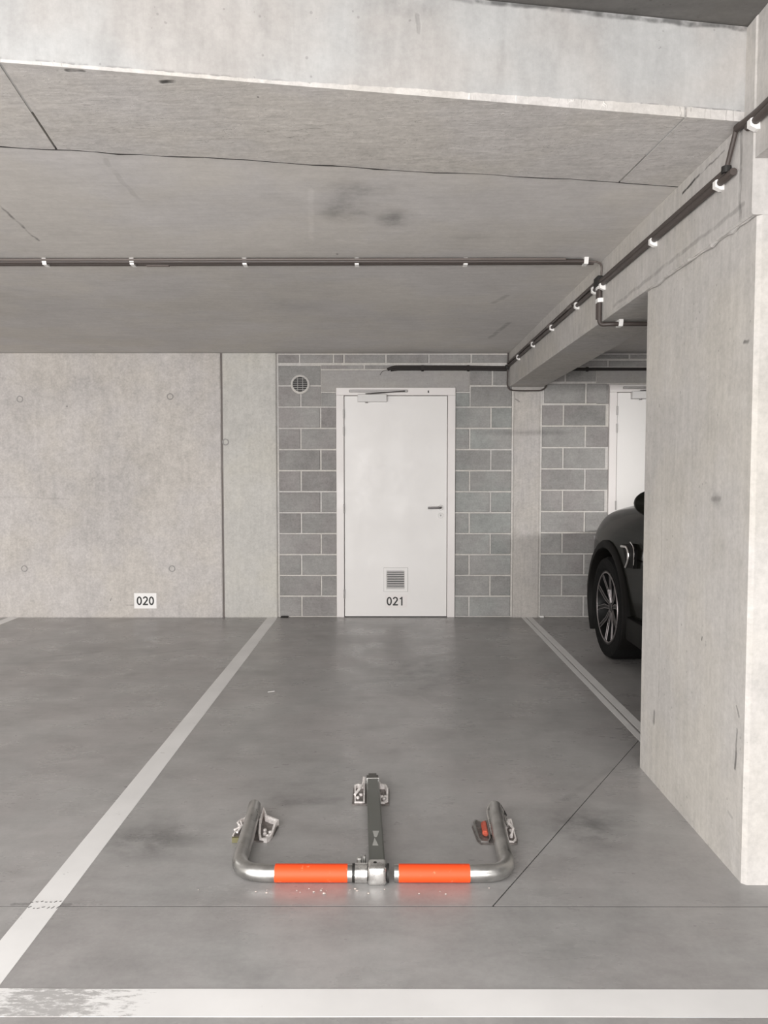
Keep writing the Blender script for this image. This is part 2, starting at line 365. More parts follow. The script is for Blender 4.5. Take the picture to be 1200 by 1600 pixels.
def ribbon(bm, pts, w, y0, y1, closed=False):   # stroke in the XZ plane, given thickness along y
    P = [Vector((a, b)) for a, b in pts]; n = len(P); L = []; R = []
    for i in range(n):
        a = P[(i - 1) % n] if (closed or i) else P[i]; c = P[(i + 1) % n] if (closed or i < n - 1) else P[i]
        d1 = (P[i] - a); d2 = (c - P[i])
        d1 = d1.normalized() if d1.length > 0 else d2.normalized(); d2 = d2.normalized() if d2.length > 0 else d1
        t = (d1 + d2).normalized(); nrm = Vector((-t.y, t.x)); k = w / 2 / max(.5, nrm.dot(Vector((-d1.y, d1.x))))
        L.append(P[i] + nrm * k); R.append(P[i] - nrm * k)
    m = n if closed else n - 1
    for i in range(m):
        j = (i + 1) % n
        q = [L[i], L[j], R[j], R[i]]
        prism(bm, [(v.x, v.y) for v in q], y0, y1, 'y')
def digits(bm, s, x0, z0, h, y0, y1):
    w = h * .60; k = h * .165; x = x0
    for ch in s:
        if ch == '0':
            pts = [(x + w / 2 + (w / 2 - k / 2) * math.cos(a), z0 + h / 2 + (h / 2 - k / 2) * math.sin(a)) for a in [2 * math.pi * i / 28 for i in range(28)]]
            ribbon(bm, pts, k, y0, y1, True)
        elif ch == '2':
            r = w / 2 - k / 2; cx, cz = x + w / 2, z0 + h - r - k / 2
            pts = [(cx + r * math.cos(a), cz + r * 1.05 * math.sin(a)) for a in [math.radians(170 - 205 * i / 12) for i in range(13)]]
            pts += [(x + w * .5, z0 + h * .33), (x + k * .6, z0 + k * .5)]
            ribbon(bm, pts, k, y0, y1); ribbon(bm, [(x, z0 + k / 2), (x + w, z0 + k / 2)], k, y0 - .0001, y1 + .0001)
        elif ch == '1':
            ribbon(bm, [(x + w * .58, z0), (x + w * .58, z0 + h)], k, y0, y1)
            ribbon(bm, [(x + w * .58, z0 + h - k * .4), (x + w * .44, z0 + h * .84), (x + w * .20, z0 + h * .76)], k * .85, y0 - .0001, y1 + .0001)
        x += w * 1.15
def empty(name, loc=(0, 0, 0), rz=0, parent=None):
    o = bpy.data.objects.new(name, None); COL.objects.link(o); o.location = loc; o.rotation_euler = (0, 0, rz)
    o.empty_display_size = .1
    if parent: o.parent = parent
    return o
def thing(o, label, cat, group=None):
    o['label'] = label; o['category'] = cat
    if group: o['group'] = group
    return o
def struct(o, label=None, cat=None):
    o['kind'] = 'structure'
    if label: o['label'] = label
    if cat: o['category'] = cat
    return o

# ------------------------------------------------------------------ floor
XL, XR, YB, YF = -6.6, 5.6, -3.5, 7.19
JY = 2.320                                     # sawn joint across the bay
floor = struct(link('floor', bx(XL, XR, YB, 7.4, -.20, -.012), M['joint']), 'polished grey concrete floor of the garage', 'floor')
g = .0015
def slab(pts):
    return link('floor_slab', prism(bmesh.new(), pts, -.011, 0), M['floor'], floor)
dA, dB = (.339, 2.315), (1.091, 3.486)        # slanting saw cut that runs under the pillar
t = (YF - 2.315) / (3.486 - 2.315); dC = (.339 + .752 * 2.2, 2.315 + 1.171 * 2.2)
slab([(XL, YB), (XR, YB), (XR, JY - g), (XL, JY + -.004 - g)])
slab([(XL, JY + g - .004), (dA[0] - g, JY + g), (dC[0] - g, dC[1]), (dC[0] - g, YF), (XL, YF)])
slab([(dA[0] + g + .002, JY + g), (XR, JY + g), (XR, YF), (dC[0] + g, YF), (dC[0] + g, dC[1])])
def joint(a, b, w):
    a, b = Vector(a), Vector(b); d = (b - a).normalized(); n = Vector((-d.y, d.x)) * w / 2
    link('slab_joint', prism(bmesh.new(), [tuple(a + n), tuple(b + n), tuple(b - n), tuple(a - n)], -.010, -.0006), M['joint'], floor)
joint((XL, JY - .004), (dA[0], JY - .0012), .0030); joint((dA[0], JY - .001), (XR, JY), .0030); joint(dA, dC, .0030)
def line(x0, x1, y0, y1, mat, label, z=.0008):
    bm = bmesh.new(); n = max(2, int(max(abs(y1 - y0), abs(x1 - x0)) / .25))
    if abs(y1 - y0) > abs(x1 - x0):
        ys = [y0 + (y1 - y0) * i / n for i in range(n + 1)]
        pts = [(x0 + random.uniform(-.0012, .0012), y) for y in ys] + [(x1 + random.uniform(-.0012, .0012), y) for y in ys[::-1]]
    else:
        xs = [x0 + (x1 - x0) * i / n for i in range(n + 1)]
        pts = [(x, y0 + random.uniform(-.0012, .0012)) for x in xs] + [(x, y1 + random.uniform(-.0012, .0012)) for x in xs[::-1]]
    o = link('painted_line', prism(bm, pts, .00002, z), mat, floor); o['label'] = label
line(-1.125, -1.028, 1.936, 7.15, M['line'], 'white bay line left of the parking barrier')
line(1.300, 1.338, 2.10, 7.17, M['line'], 'narrow half of the double bay line beside the car')
line(1.350, 1.402, 2.10, 7.17, M['line'], 'wide half of the double bay line beside the car')
line(-3.60, -3.50, 1.936, 7.15, M['line'], 'white bay line at the far left of the floor')
line(XL, XR, 1.832, 1.935, M['stripe'], 'broad white stripe across the lane front, worn at left')

# faint footprint scribble on the bay line where the saw cut crosses it
bm = bmesh.new()
for (zx, zy) in ((-1.13, 2.338), (-1.125, 2.308)):
    x = zx
    for i in range(7):
        tube(bm, [(x + random.uniform(0, .006), zy + random.uniform(-.006, .006), .0012), (x + .010, zy + random.uniform(-.005, .008), .0012)], .0011, 4); x += .0145
o = link('scuff_marks', bm, M['black'], floor); o['label'] = 'dark scribbled scuffs on the left bay line'

# ------------------------------------------------------------------ ceiling
def Ln(x): return 2.326 + .1606 * x
def Rn(x): return 2.889 + .149 * x
def wob(pts_f, x0, x1, n, amp):
    return [(x0 + (x1 - x0) * i / n, pts_f(x0 + (x1 - x0) * i / n) + random.uniform(-amp, amp)) for i in range(n + 1)]
far = wob(lambda x: Rn(x) + .006 * math.sin(5.1 * x + 1) + .004 * math.sin(13 * x), XL, XR, 160, .004)
ceiling = struct(link('ceiling', prism(bmesh.new(), [(x, y + random.choice((.004, .005, .007, .010))) for x, y in far] + [(XR, 7.4), (XL, 7.4)], 2.5065, 2.60), M['soffit']), 'smooth grey concrete ceiling slab over the bays', 'ceiling')
ws = [random.choice((.0008, .0015, .003, .005, .008)) for _ in far]
link('slab_joint', prism(bmesh.new(), [(x, y - .0015) for x, y in far] + [(x, y + w_) for (x, y), w_ in reversed(list(zip(far, ws)))], 2.5042, 2.53), M['joint'], ceiling)
# edge strip of the slab: three rough soffit pieces with joints, closed by the face towards the lane
def edge_piece(xa0, xa1, xb0, xb1):            # near edge x range, far edge x range
    fr = [p for p in far if xb0 < p[0] < xb1]
    nr = wob(Ln, xa0, xa1, max(3, int((xa1 - xa0) / .12)), .0)
    pts = nr + [(xb1, Rn(xb1))] + fr[::-1] + [(xb0, Rn(xb0))]
    return link('soffit_panel', prism(bmesh.new(), [(x, y) for x, y in pts], 2.505, 2.56), M['rough_soffit'], edge)
bm = bmesh.new()
# face built as a grid so that its lower arris can be ragged
N = 800; rows = []
for i in range(N + 1):
    x = XL + (XR - XL) * i / N; y = Ln(x); j = random.uniform(-.004, .003); q = random.uniform(0, .006) if random.random() < .35 else 0
    hb = .022 * max(0, min(1, (x + .4) / 1.2))
    rows.append([bm.verts.new((x, y + .010 + q, 2.507)), bm.verts.new((x, y + .006 + q * .6, 2.511 + hb + j * .4)), bm.verts.new((x, y, 2.515 + hb + j * .5)), bm.verts.new((x, y - .002, 2.62)), bm.verts.new((x, y - .004, 2.802)), bm.verts.new((x, y + .3, 2.802)), bm.verts.new((x, y + .3, 2.507))])
for a, b in zip(rows, rows[1:]):
    for k in range(7): bm.faces.new((a[k], b[k], b[(k + 1) % 7], a[(k + 1) % 7]))
bm.faces.new(rows[0]); bm.faces.new(rows[-1][::-1])
edge = struct(link('ceiling_slab_edge', bm, M['edge_face']), 'pale raw concrete slab edge facing the driving lane above the bay', 'slab edge')
edge_piece(XL, -1.077, XL, -1.162); edge_piece(-1.069, .958, -1.154, .912); edge_piece(.966, XR, .920, XR)
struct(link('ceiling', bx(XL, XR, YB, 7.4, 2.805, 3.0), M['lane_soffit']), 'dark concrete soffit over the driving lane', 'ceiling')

# ------------------------------------------------------------------ side and front walls
struct(link('wall_left', bx(XL - .2, XL, YB, 7.4, -.1, 2.8), M['wall_b']), 'concrete side wall left', 'wall')
struct(link('wall_right', bx(XR, XR + .2, YB, 7.4, -.1, 2.8), M['wall_b']), 'concrete side wall right', 'wall')
bm = bx(XL - .2, XR + .2, YB - .2, YB, 2.70, 3.0)
box(bm, XL - .2, -5.8, YB - .2, YB, -.1, 2.70); box(bm, 1.4, XR + .2, YB - .2, YB, -.1, 2.70)  # unseen right pier, drawn wide to keep daylight off the right bay
struct(link('wall_front', bm, M['wall_b']), 'unseen lintel and side piers narrowing the open garage front', 'wall')

# ------------------------------------------------------------------ back wall
Y0 = 7.18; MB = Y0 + .006
D1 = (-.463, .662, 2.181); D2 = (2.114, 3.239, 2.211)
bm = bmesh.new()
box(bm, -1.03, D1[0], MB, 7.4, 0, 2.503); box(bm, D1[0], D1[1], MB, 7.4, D1[2], 2.503)
box(bm, D1[1], D2[0], MB, 7.4, 0, 2.503); box(bm, D2[0], D2[1], MB, 7.4, D2[2], 2.503); box(bm, D2[1], XR, MB, 7.4, 0, 2.503)
wall = struct(link('wall_back', bm, M['mortar']), 'back wall of cast concrete and grey blockwork', 'wall')
def panel(x0, x1, yf, mat, name='concrete_panel', z1=2.503):
    bm = bx(x0, x1, yf, 7.4, .0, z1)
    es = [e for e in bm.edges if all(abs(v.co.y - yf) < 1e-5 for v in e.verts) and abs(e.verts[0].co.x - e.verts[1].co.x) < 1e-5]
    bmesh.ops.bevel(bm, geom=es, offset=.006, segments=2, affect='EDGES')
    return link(name, bm, mat, wall)
panel(XL, -1.552, 7.155, M['wall']); panel(-1.534, -1.03, 7.160, M['wall_b'])
link('joint_filler', bx(-1.552, -1.534, 7.172, 7.4, 0, 2.503), M['pvc_mid'], wall)
# formwork tie holes: shallow plugs
for (x, z) in ((-3.444, 2.073), (-2.027, 2.097), (-3.439, .468), (-2.031, .468), (-5.0, 2.08), (-5.0, .47), (-1.51, 1.67)):
    o = link('tie_hole_plug', lathe(bmesh.new(), [(0, .021), (-.003, .026), (-.0035, .030), (0, .033)], 'y', (x, 7.1552 if x < -1.55 else 7.1602, z), 16), M['lintel'], wall)
# column between the bays
col = panel(1.215, 1.462, 7.163, M['column'], 'concrete_column', 2.140)
link('mortar_strip', bx(1.196, 1.213, 7.176, 7.19, 0, 2.17), M['mortar'], wall)
link('mortar_strip', bx(1.464, 1.482, 7.176, 7.19, 0, 2.17), M['mortar'], wall)
link('mortar_strip', bbox(1.20, 1.478, 7.166, 7.19, 2.141, 2.179, .006), M['mortar'], wall)
# blocks
cache = {}
def block(x0, x1, z0, z1, mat, name='block'):
    w, h = round(x1 - x0, 3), round(z1 - z0, 3)
    if w < .03: return
    key = (w, h, mat, name)
    if key not in cache:
        bm = bmesh.new(); e = .004; R = random.Random(hash((w, h)) & 65535)
        b = [bm.verts.new((x, .012, z)) for x, z in ((-w / 2, -h / 2), (w / 2, -h / 2), (w / 2, h / 2), (-w / 2, h / 2))]
        m = [bm.verts.new((v.co.x, .004, v.co.z)) for v in b]
        f = [bm.verts.new((v.co.x * (1 - 2 * e / w), 0, v.co.z * (1 - 2 * e / h))) for v in b]
        for A, B in ((b, m), (m, f)):
            for i in range(4): bm.faces.new((A[i], A[(i + 1) % 4], B[(i + 1) % 4], B[i]))
        bm.faces.new(f); bm.faces.new(b[::-1])
        o = link(name, bm, M[mat], wall); cache[key] = o
    else:
        o = cache[key].copy(); COL.objects.link(o)
    o.location = ((x0 + x1) / 2, Y0 - .002 + random.uniform(-.0015, .0015), (z0 + z1) / 2)
    o.rotation_euler = (0, random.uniform(-.002, .002), 0)
J = .0075
def course(x0, x1, joints, z0, z1, mat):
    xs = [x0] + list(joints) + [x1]
    for i in range(len(xs) - 1):
        a = xs[i] + (J if i else 0); b = xs[i + 1] - (J if i < len(xs) - 2 else 0)
        block(a, b, z0 + J, z1 - J, mat)
for k in range(10):                     # full courses 0..2.0 m
    z0, z1 = k * .2, (k + 1) * .2
    if k == 0: z0 = .002
    odd = (k % 2 == 0)
    course(-1.008, D1[0] - .004, [-.80] if odd else [-.612], z0, z1, 'block')
    course(D1[1] + .004, 1.195, [.80] if odd else [1.0], z0, z1, 'block_cool')
    za, zb = z0 * 1.012, z1 * 1.012
    course(1.484, D2[0] - .004, [1.895] if odd else [1.685, 2.09], za, zb, 'block')
    course(D2[1] + .004, XR, [3.5 + .4 * i - (0 if odd else .2) for i in range(6)], z0, z1, 'block')
# course 11 and above
course(-1.008, -.612 + .0, [-.80], 2.0, 2.2, 'block'); block(-.606, D1[0] - .004, 2.006, 2.132, 'block')
course(-1.008, -.612, [], 2.2, 2.394, 'block')
block(D1[1] + .004, .795, 2.006, 2.132, 'block_cool'); block(.807, 1.195, 2.006, 2.19, 'block')
course(.807 - J, 1.155, [1.01], 2.2, 2.394, 'block')
block(-.606, .795, 2.144, 2.345, 'lintel', 'lintel')
course(-.606, .795, [-.20, .12, .5], 2.351, 2.40, 'block')
course(-1.008, 1.155, [-.81, -.49, -.39, .005, .41, .81], 2.408, 2.497, 'block')
course(1.50, 2.09, [1.895], 2.030, 2.226, 'block'); course(1.50, 1.985, [1.70], 2.232, 2.35, 'block')
block(1.991, 3.36, 2.226, 2.36, 'lintel', 'lintel'); block(2.096 - .1, 2.110, 2.03, 2.214, 'block')
course(1.50, XR, [2.10, 2.5, 2.9, 3.3, 3.7, 4.1, 4.5], 2.372, 2.44, 'block')
course(1.50, XR, [1.9, 2.3, 2.7, 3.1, 3.5, 3.9, 4.3], 2.446, 2.497, 'block')
course(3.366, XR, [3.7, 4.1, 4.5], 2.0, 2.2, 'block'); course(3.366, XR, [3.9, 4.3, 4.7], 2.2, 2.366, 'block')

# ------------------------------------------------------------------ doors
def door(n, x0, x1, top, sign):
    w = .072; r = struct(empty('door_%d' % n, (x0, Y0, 0)), ('white lacquered metal door with vent grille, number 021 and closer' if n == 1
        else 'white metal door partly hidden behind the pillar and the black car'), 'door')
    def L(name, bm, mat, par=None, **k):
        bmesh.ops.translate(bm, verts=bm.verts, vec=(-x0, -Y0, 0)) if (par is None or par is r) else None
        return link(name, bm, mat, par or r, **k)
    f = bmesh.new()
    for a in ((x0, x0 + w, 7.158, 7.26, .0, top - w - .0005), (x1 - w, x1, 7.158, 7.26, .0, top - w - .0005), (x0, x1, 7.158, 7.26, top - w, top)): 
        t_ = bbox(*a, .003); me = bpy.data.meshes.new('t'); t_.to_mesh(me); t_.free(); f.from_mesh(me); bpy.data.meshes.remove(me)
    L('door_frame', f, M['door_frame'])
    L('door_gap', bx(x0 + w, x1 - w, 7.235, 7.262, .0, top - w), M['seal'])
    lx0, lx1, lz = x0 + w + .005, x1 - w - .005, top - w - .005
    L('door_leaf', bbox(lx0, lx1, 7.170, 7.222, .008, lz, .0025), M['door'])
    yf = 7.170
    # hinges
    for z in (lz - .17, lz - .335, 1.04 + top - 2.181, .225 + top - 2.181):
        L('hinge', cyl('z', (x0 + w - .001, 7.158, z - .042), .008, .085, 12), M['steel'], smooth=True, auto=40)
    # closer: rail on the frame, body on the leaf, arm between
    cx = lx0 + .01
    L('closer_rail', bbox(cx + .035, cx + .585, 7.138, 7.158, top - .045, top - .022, .004), M['rail'])
    L('closer_rail_slot', bx(cx + .05, cx + .57, 7.1365, 7.1385, top - .037, top - .031), M['steel_dark'])
    cb = L('closer_body', bbox(cx + .115, cx + .39, 7.125, 7.170, top - .136, top - .066, .004), M['closer'])
    L('closer_screw', cyl('z', (cx + .20, 7.145, top - .146), .012, .012, 12), M['steel_dark'])
    a = bmesh.new(); tube(a, [(cx + .19, 7.135, top - .062), (cx + .27, 7.132, top - .058), (cx + .56, 7.132, top - .036)], .006, 6)
    L('closer_arm', a, M['steel_dark'])
    # lever and lock
    hx = lx1 - .058; hz = 1.05 + (top - 2.181)
    L('handle_rosette', cyl('y', (hx, yf - .008, hz), .027, .009, 24), M['steel'], smooth=True, auto=40)
    a = bmesh.new(); tube(a, fillet([(hx, yf - .006, hz), (hx, yf - .055, hz), (hx - .125, yf - .055, hz - .002)], .02), .0095, 10)
    L('handle', a, M['steel_dark'], smooth=True, auto=50)
    L('lock_rosette', cyl('y', (hx, yf - .008, hz - .075), .027, .009, 24), M['steel'], smooth=True, auto=40)
    a = cyl('y', (hx, yf - .012, hz - .071), .008, .005, 12); box(a, hx - .004, hx + .004, yf - .012, yf - .007, hz - .092, hz - .070)
    L('lock_cylinder', a, M['steel_dark'])
    L('frame_plate', bx(x1 - .262, x1 - .252 + .002, 7.1570, 7.1585, top - .05, top - .028), M['black'])
    if sign:
        # vent grille
        gx0, gx1, gz0, gz1 = -.012, .211, .248, .475
        v = empty('vent_grille', (0, 0, 0), parent=r); v.location = (-x0, -Y0, 0)
        L('grille_back', bx(gx0 + .03, gx1 - .03, yf - .003, yf - .0005, gz0 + .03, gz1 - .03), M['black'], v)
        q = bmesh.new()
        for a in ((gx0, gx1, gz1 - .024, gz1), (gx0, gx1, gz0, gz0 + .024), (gx0, gx0 + .022, gz0 + .024, gz1 - .024), (gx1 - .022, gx1, gz0 + .024, gz1 - .024)):
            box(q, a[0], a[1], yf - .012, yf, a[2], a[3])
        L('grille_frame', q, M['door'], v)
        q = bmesh.new(); e = .003
        for a in ((gx0 - e, gx1 + e, gz1, gz1 + e), (gx0 - e, gx1 + e, gz0 - e, gz0), (gx0 - e, gx0, gz0, gz1), (gx1, gx1 + e, gz0, gz1)):
            box(q, a[0], a[1], yf - .004, yf, a[2], a[3])
        L('grille_seal', q, M['rail'], v)
        ns = 10; src = None
        for i in range(ns):
            z = gz0 + .030 + (gz1 - gz0 - .060) * (i + .5) / ns
            if src is None:
                q = bmesh.new(); prism(q, [(-.011, -.0045), (-.009, -.0045), (-.001, .0035), (-.003, .0035)], gx0 + .022, gx1 - .022, 'x')
                src = link('slat', q, M['door'], v); o = src
            else: o = src.copy(); COL.objects.link(o)
            o.location = (0, yf, z)
        q = bbox(0.0, .208, yf - .0006, yf - .0001, .093, .213, .0002)
        L('number_sticker', q, M['door_frame'], r)
        q = bmesh.new(); digits(q, '021', .013, .112, .084, yf - .0012, yf - .0007)
        o = L('number_digits', q, M['ink'], r); o['label'] = 'black number 021 near the foot of the white door'
    return r
door(1, *D1, True); door(2, *D2, False)

# number plate on the wall
s = empty('number_sign', (-2.289, 7.155, .16))
thing(s, 'white rectangular plate with black number 020 low on the concrete wall', 'sign')
link('plate', bbox(-.107, .107, -.004, -.0002, -.074, .074, .001), M['sign'], s)
q = bmesh.new(); digits(q, '020', -.083, -.042, .084, -.0046, -.0041); link('digits', q, M['ink'], s)

# round air vent high on the blockwork
v = empty('air_vent', (-.803, Y0 - .002, 2.213)); thing(v, 'round white wall vent with dark slots, high on the blocks left of the door', 'vent')
link('rim_ring', lathe(bmesh.new(), [(0, .090), (-.006, .090), (-.014, .078), (-.014, .070), (-.004, .070)], 'y', (0, 0, 0), 40, False), M['mortar'], v, True, 40)
link('duct', lathe(bmesh.new(), [(-.003, .0698), (-.002, .001)], 'y', (0, 0, 0), 32), M['black'], v)
for i in range(6):
    z = -.050 + i * .02; hw = math.sqrt(.069 ** 2 - z * z)
    link('slat', bx(-hw, hw, -.012, -.006, z - .0018, z + .0018), M['rail'], v)
for x in (-.024, .024): link('bar', bx(x - .0018, x + .0018, -.013, -.006, -.064, .064), M['rail'], v)

# ------------------------------------------------------------------ pillar and beams
bm = bx(1.186, 1.49, 2.445, 3.471, 0, 2.186)
es = [e for e in bm.edges if abs(e.verts[0].co.z - e.verts[1].co.z) > 1]
bmesh.ops.bevel(bm, geom=es, offset=.013, segments=1, affect='EDGES')
pl = struct(link('pillar', bm, M['pillar']), 'pale concrete pillar at the right, its front face brightly lit', 'pillar')
bm = bx(1.165, 1.49, 2.447, 7.165, 2.187, 2.804)
es = [e for e in bm.edges if abs(e.verts[0].co.y - e.verts[1].co.y) > 1]
bmesh.ops.bevel(bm, geom=es, offset=.006, segments=1, affect='EDGES')
struct(link('beam', bm, M['beam']), 'long concrete ceiling beam running from the pillar to the back wall', 'beam')
bm = bx(1.172, 1.49, YB, 2.446, 2.362, 2.804)
struct(link('beam', bm, M['beam']), 'concrete beam over the driving lane in line with the pillar', 'beam')
# rough mortar bead on top of the pillar
bm = bmesh.new()
pts = [(1.178 + random.uniform(-.004, .004), 2.46 + i * .05, 2.188 + random.uniform(-.004, .006)) for i in range(20)]
tube(bm, pts, .008, 6, radii=[random.uniform(.004, .011) for _ in pts])
link('mortar_bead', bm, M['beam'], pl)

# ------------------------------------------------------------------ conduits
def clip(root, c, n, along, w=.05, h=.026, mat=None, name='clip', off=0):
    """saddle clip: n = outward direction, along = conduit direction"""
    n = Vector(n); a = Vector(along).normalized(); b = n.cross(a).normalized(); c = Vector(c) - root.location + b * off
    bm = bmesh.new(); prof = [(-w / 2 - .004, 0), (-w / 2 - .004, .010), (-w / 2 + .006, h), (w / 2 - .006, h), (w / 2 + .004, .010), (w / 2 + .004, 0)]
    L0 = [bm.verts.new(c + b * x + n * z - a * .011) for x, z in prof]; L1 = [bm.verts.new(c + b * x + n * z + a * .011) for x, z in prof]
    bm.faces.new(L0); bm.faces.new(L1[::-1])
    for i in range(6): bm.faces.new((L0[i], L0[(i + 1) % 6], L1[(i + 1) % 6], L1[i]))
    return link(name, bm, mat or M['white_pl'], root)
def pipes(root, paths, r, mat, name='tube', fr=.06):
    for p in paths:
        q = [Vector(x) - root.location for x in p]
        link(name, tube(bmesh.new(), fillet(q, fr) if len(q) > 2 else q, r, 10), mat, root, True, 50)

# on the ceiling, across the bay
c = empty('conduit', (0, 4.10, 2.503)); thing(c, 'pair of dark conduits clipped across the smooth ceiling, parallel to the back wall', 'conduit')
pipes(c, [[(-6.5, 4.080, 2.490), (1.05, 4.062, 2.490)], [(-6.5, 4.112, 2.490), (-1.30, 4.108, 2.490), (1.11, 4.09, 2.490)]], .0115, M['pvc'])
pipes(c, [[(-6.5, 4.052, 2.496), (-1.2, 4.050, 2.496), (.95, 4.040, 2.496)]], .006, M['pvc_mid'])
for x in (-5.0, -4.3, -3.6, -3.0, -2.42, -1.808, -1.344, -.746, -.151, .426, 1.061):
    clip(c, (x, 4.088 if x < .9 else 4.075, 2.5063), (0, 0, -1), (1, 0, 0), w=.062, h=.0325)
pipes(c, [[(1.05, 4.062, 2.492), (1.13, 4.075, 2.490), (1.158, 4.10, 2.48), (1.158, 4.115, 2.40)]], .005, M['pvc_mid'], 'cable', .03)
link('tube_coupling', tube(bmesh.new(), [(-1.28, .012, -.014), (-1.16, .011, -.014)], .014, 10), M['pvc_mid'], c, True, 50)

# along the beam from the junction to the back wall
c = empty('conduit', (1.165, 5.6, 2.39)); thing(c, 'pair of dark conduits clipped along the beam side from the junction to the back wall', 'conduit')
pipes(c, [[(1.150, 4.16, 2.405), (1.150, 7.14, 2.405)], [(1.151, 4.16, 2.376), (1.151, 7.14, 2.376)]], .0115, M['pvc'])
for y in (4.22, 4.60, 5.28, 5.95, 6.60): clip(c, (1.1649, y, 2.377), (-1, 0, 0), (0, 1, 0), w=.040, h=.029)
for y, z in ((4.75, .018), (5.35, .017), (6.0, .017), (6.65, .017)):
    link('tube_coupling', tube(bmesh.new(), [(-.015, y - 5.6 - .05, z - .003), (-.015, y - 5.6 + .05, z - .003)], .014, 10), M['pvc_mid'], c, True, 50)

# along the beam towards the camera, climbing past the slab edge
c = empty('conduit', (1.165, 3.2, 2.37)); thing(c, 'thick dark conduits clipped along the beam side above the pillar, nearest run', 'conduit')
pipes(c, [[(1.150, 4.09, 2.392), (1.150, 2.60, 2.382)], [(1.151, 4.09, 2.372), (1.151, 2.55, 2.362)]], .0125, M['pvc'])
for y in (4.06, 3.30, 2.66): clip(c, (1.1649, y, 2.360), (-1, 0, 0), (0, 1, 0), w=.034, h=.031)
pipes(c, [[(1.148, 2.600, 2.385), (1.150, 2.530, 2.50)]], .008, M['pvc'], 'riser')
pipes(c, [[(1.150, 2.53, 2.492), (1.157, 2.42, 2.486), (1.157, -3.0, 2.486)], [(1.157, 2.47, 2.468), (1.157, 2.42, 2.466), (1.157, -3.0, 2.466)]], .0125, M['pvc'])
for y in (2.43, 1.6, .8, 0): clip(c, (1.1719, y, 2.462), (-1, 0, 0), (0, 1, 0), w=.034, h=.031)
link('end_cap', lathe(bmesh.new(), [(-.01, .016), (.012, .016)], 'z', (-.016, -.60, .015), 14), M['black'], c)

# junction, drop and run under the beam
c = empty('conduit', (1.165, 4.12, 2.30)); thing(c, 'pair of dark conduits dropping down the beam side and turning under it', 'conduit')
link('junction_block', bbox(-.034, 0, -.030, .045, .070, .125, .006), M['black'], c)
pipes(c, [[(1.150, 4.105, 2.42), (1.150, 4.105, 2.165), (1.20, 4.08, 2.165), (1.49, 4.08, 2.165), (2.3, 4.08, 2.165)],
          [(1.150, 4.135, 2.42), (1.150, 4.135, 2.20)]], .0115, M['pvc'], fr=.045)
pipes(c, [[(1.172, 4.112, 2.172), (1.48, 4.112, 2.172)]], .0115, M['pvc'])
for z in (2.365, 2.295): clip(c, (1.1649, 4.12, z), (-1, 0, 0), (0, 0, 1), w=.056, h=.027)
clip(c, (1.255, 4.095, 2.1868), (0, 0, -1), (1, 0, 0), w=.060, h=.034)
clip(c, (1.45, 4.095, 2.1868), (0, 0, -1), (1, 0, 0), w=.060, h=.034)

# on the back wall, above the doors
c = empty('pipe_bundle', (.6, 7.178, 2.366)); thing(c, 'black foam-wrapped pipe bundle on the blocks above the numbered door', 'pipe')
pipes(c, [[(.02, 7.165, 2.350), (.06, 7.16, 2.366), (.10, 7.158, 2.374), (.16, 7.158, 2.374), (.75, 7.158, 2.372), (1.14, 7.158, 2.366)],
          [(.05, 7.160, 2.346), (.12, 7.156, 2.354), (.70, 7.156, 2.354), (1.14, 7.156, 2.348)]], .0145, M['foam'], 'pipe', .03)
pipes(c, [[(.055, 7.17, 2.36), (-.03, 7.175, 2.336), (-.05, 7.178, 2.30)]], .0022, M['pvc'], 'loose_wire', .03)
for x in (.35, .78): clip(c, (x, 7.1778, 2.363), (0, -1, 0), (1, 0, 0), w=.050, h=.037, mat=M['foam'])
c = empty('pipe_bundle', (2.6, 7.178, 2.36)); thing(c, 'thin black pipe on the blocks above the half-hidden right door', 'pipe')
pipes(c, [[(1.50, 7.163, 2.353), (5.5, 7.163, 2.353)]], .0145, M['foam'], 'pipe')
for x in (1.9, 2.9, 3.9, 4.9): clip(c, (x, 7.1778, 2.353), (0, -1, 0), (1, 0, 0), w=.034, h=.031, mat=M['foam'])
c = empty('cable', (1.16, 7.16, 2.36)); thing(c, 'thin dark cable looping under the beam end above the concrete column', 'cable')
pipes(c, [[(1.150, 7.13, 2.50), (1.148, 7.14, 2.37), (1.148, 7.150, 2.19), (1.175, 7.150, 2.155), (1.28, 7.150, 2.150), (1.47, 7.150, 2.152), (1.515, 7.155, 2.185), (1.515, 7.155, 2.33)]], .0075, M['pvc'], 'cable_run', .05)
link('junction_block', bbox(-.035, .0, -.04, .01, -.012, .03, .005), M['black'], c)

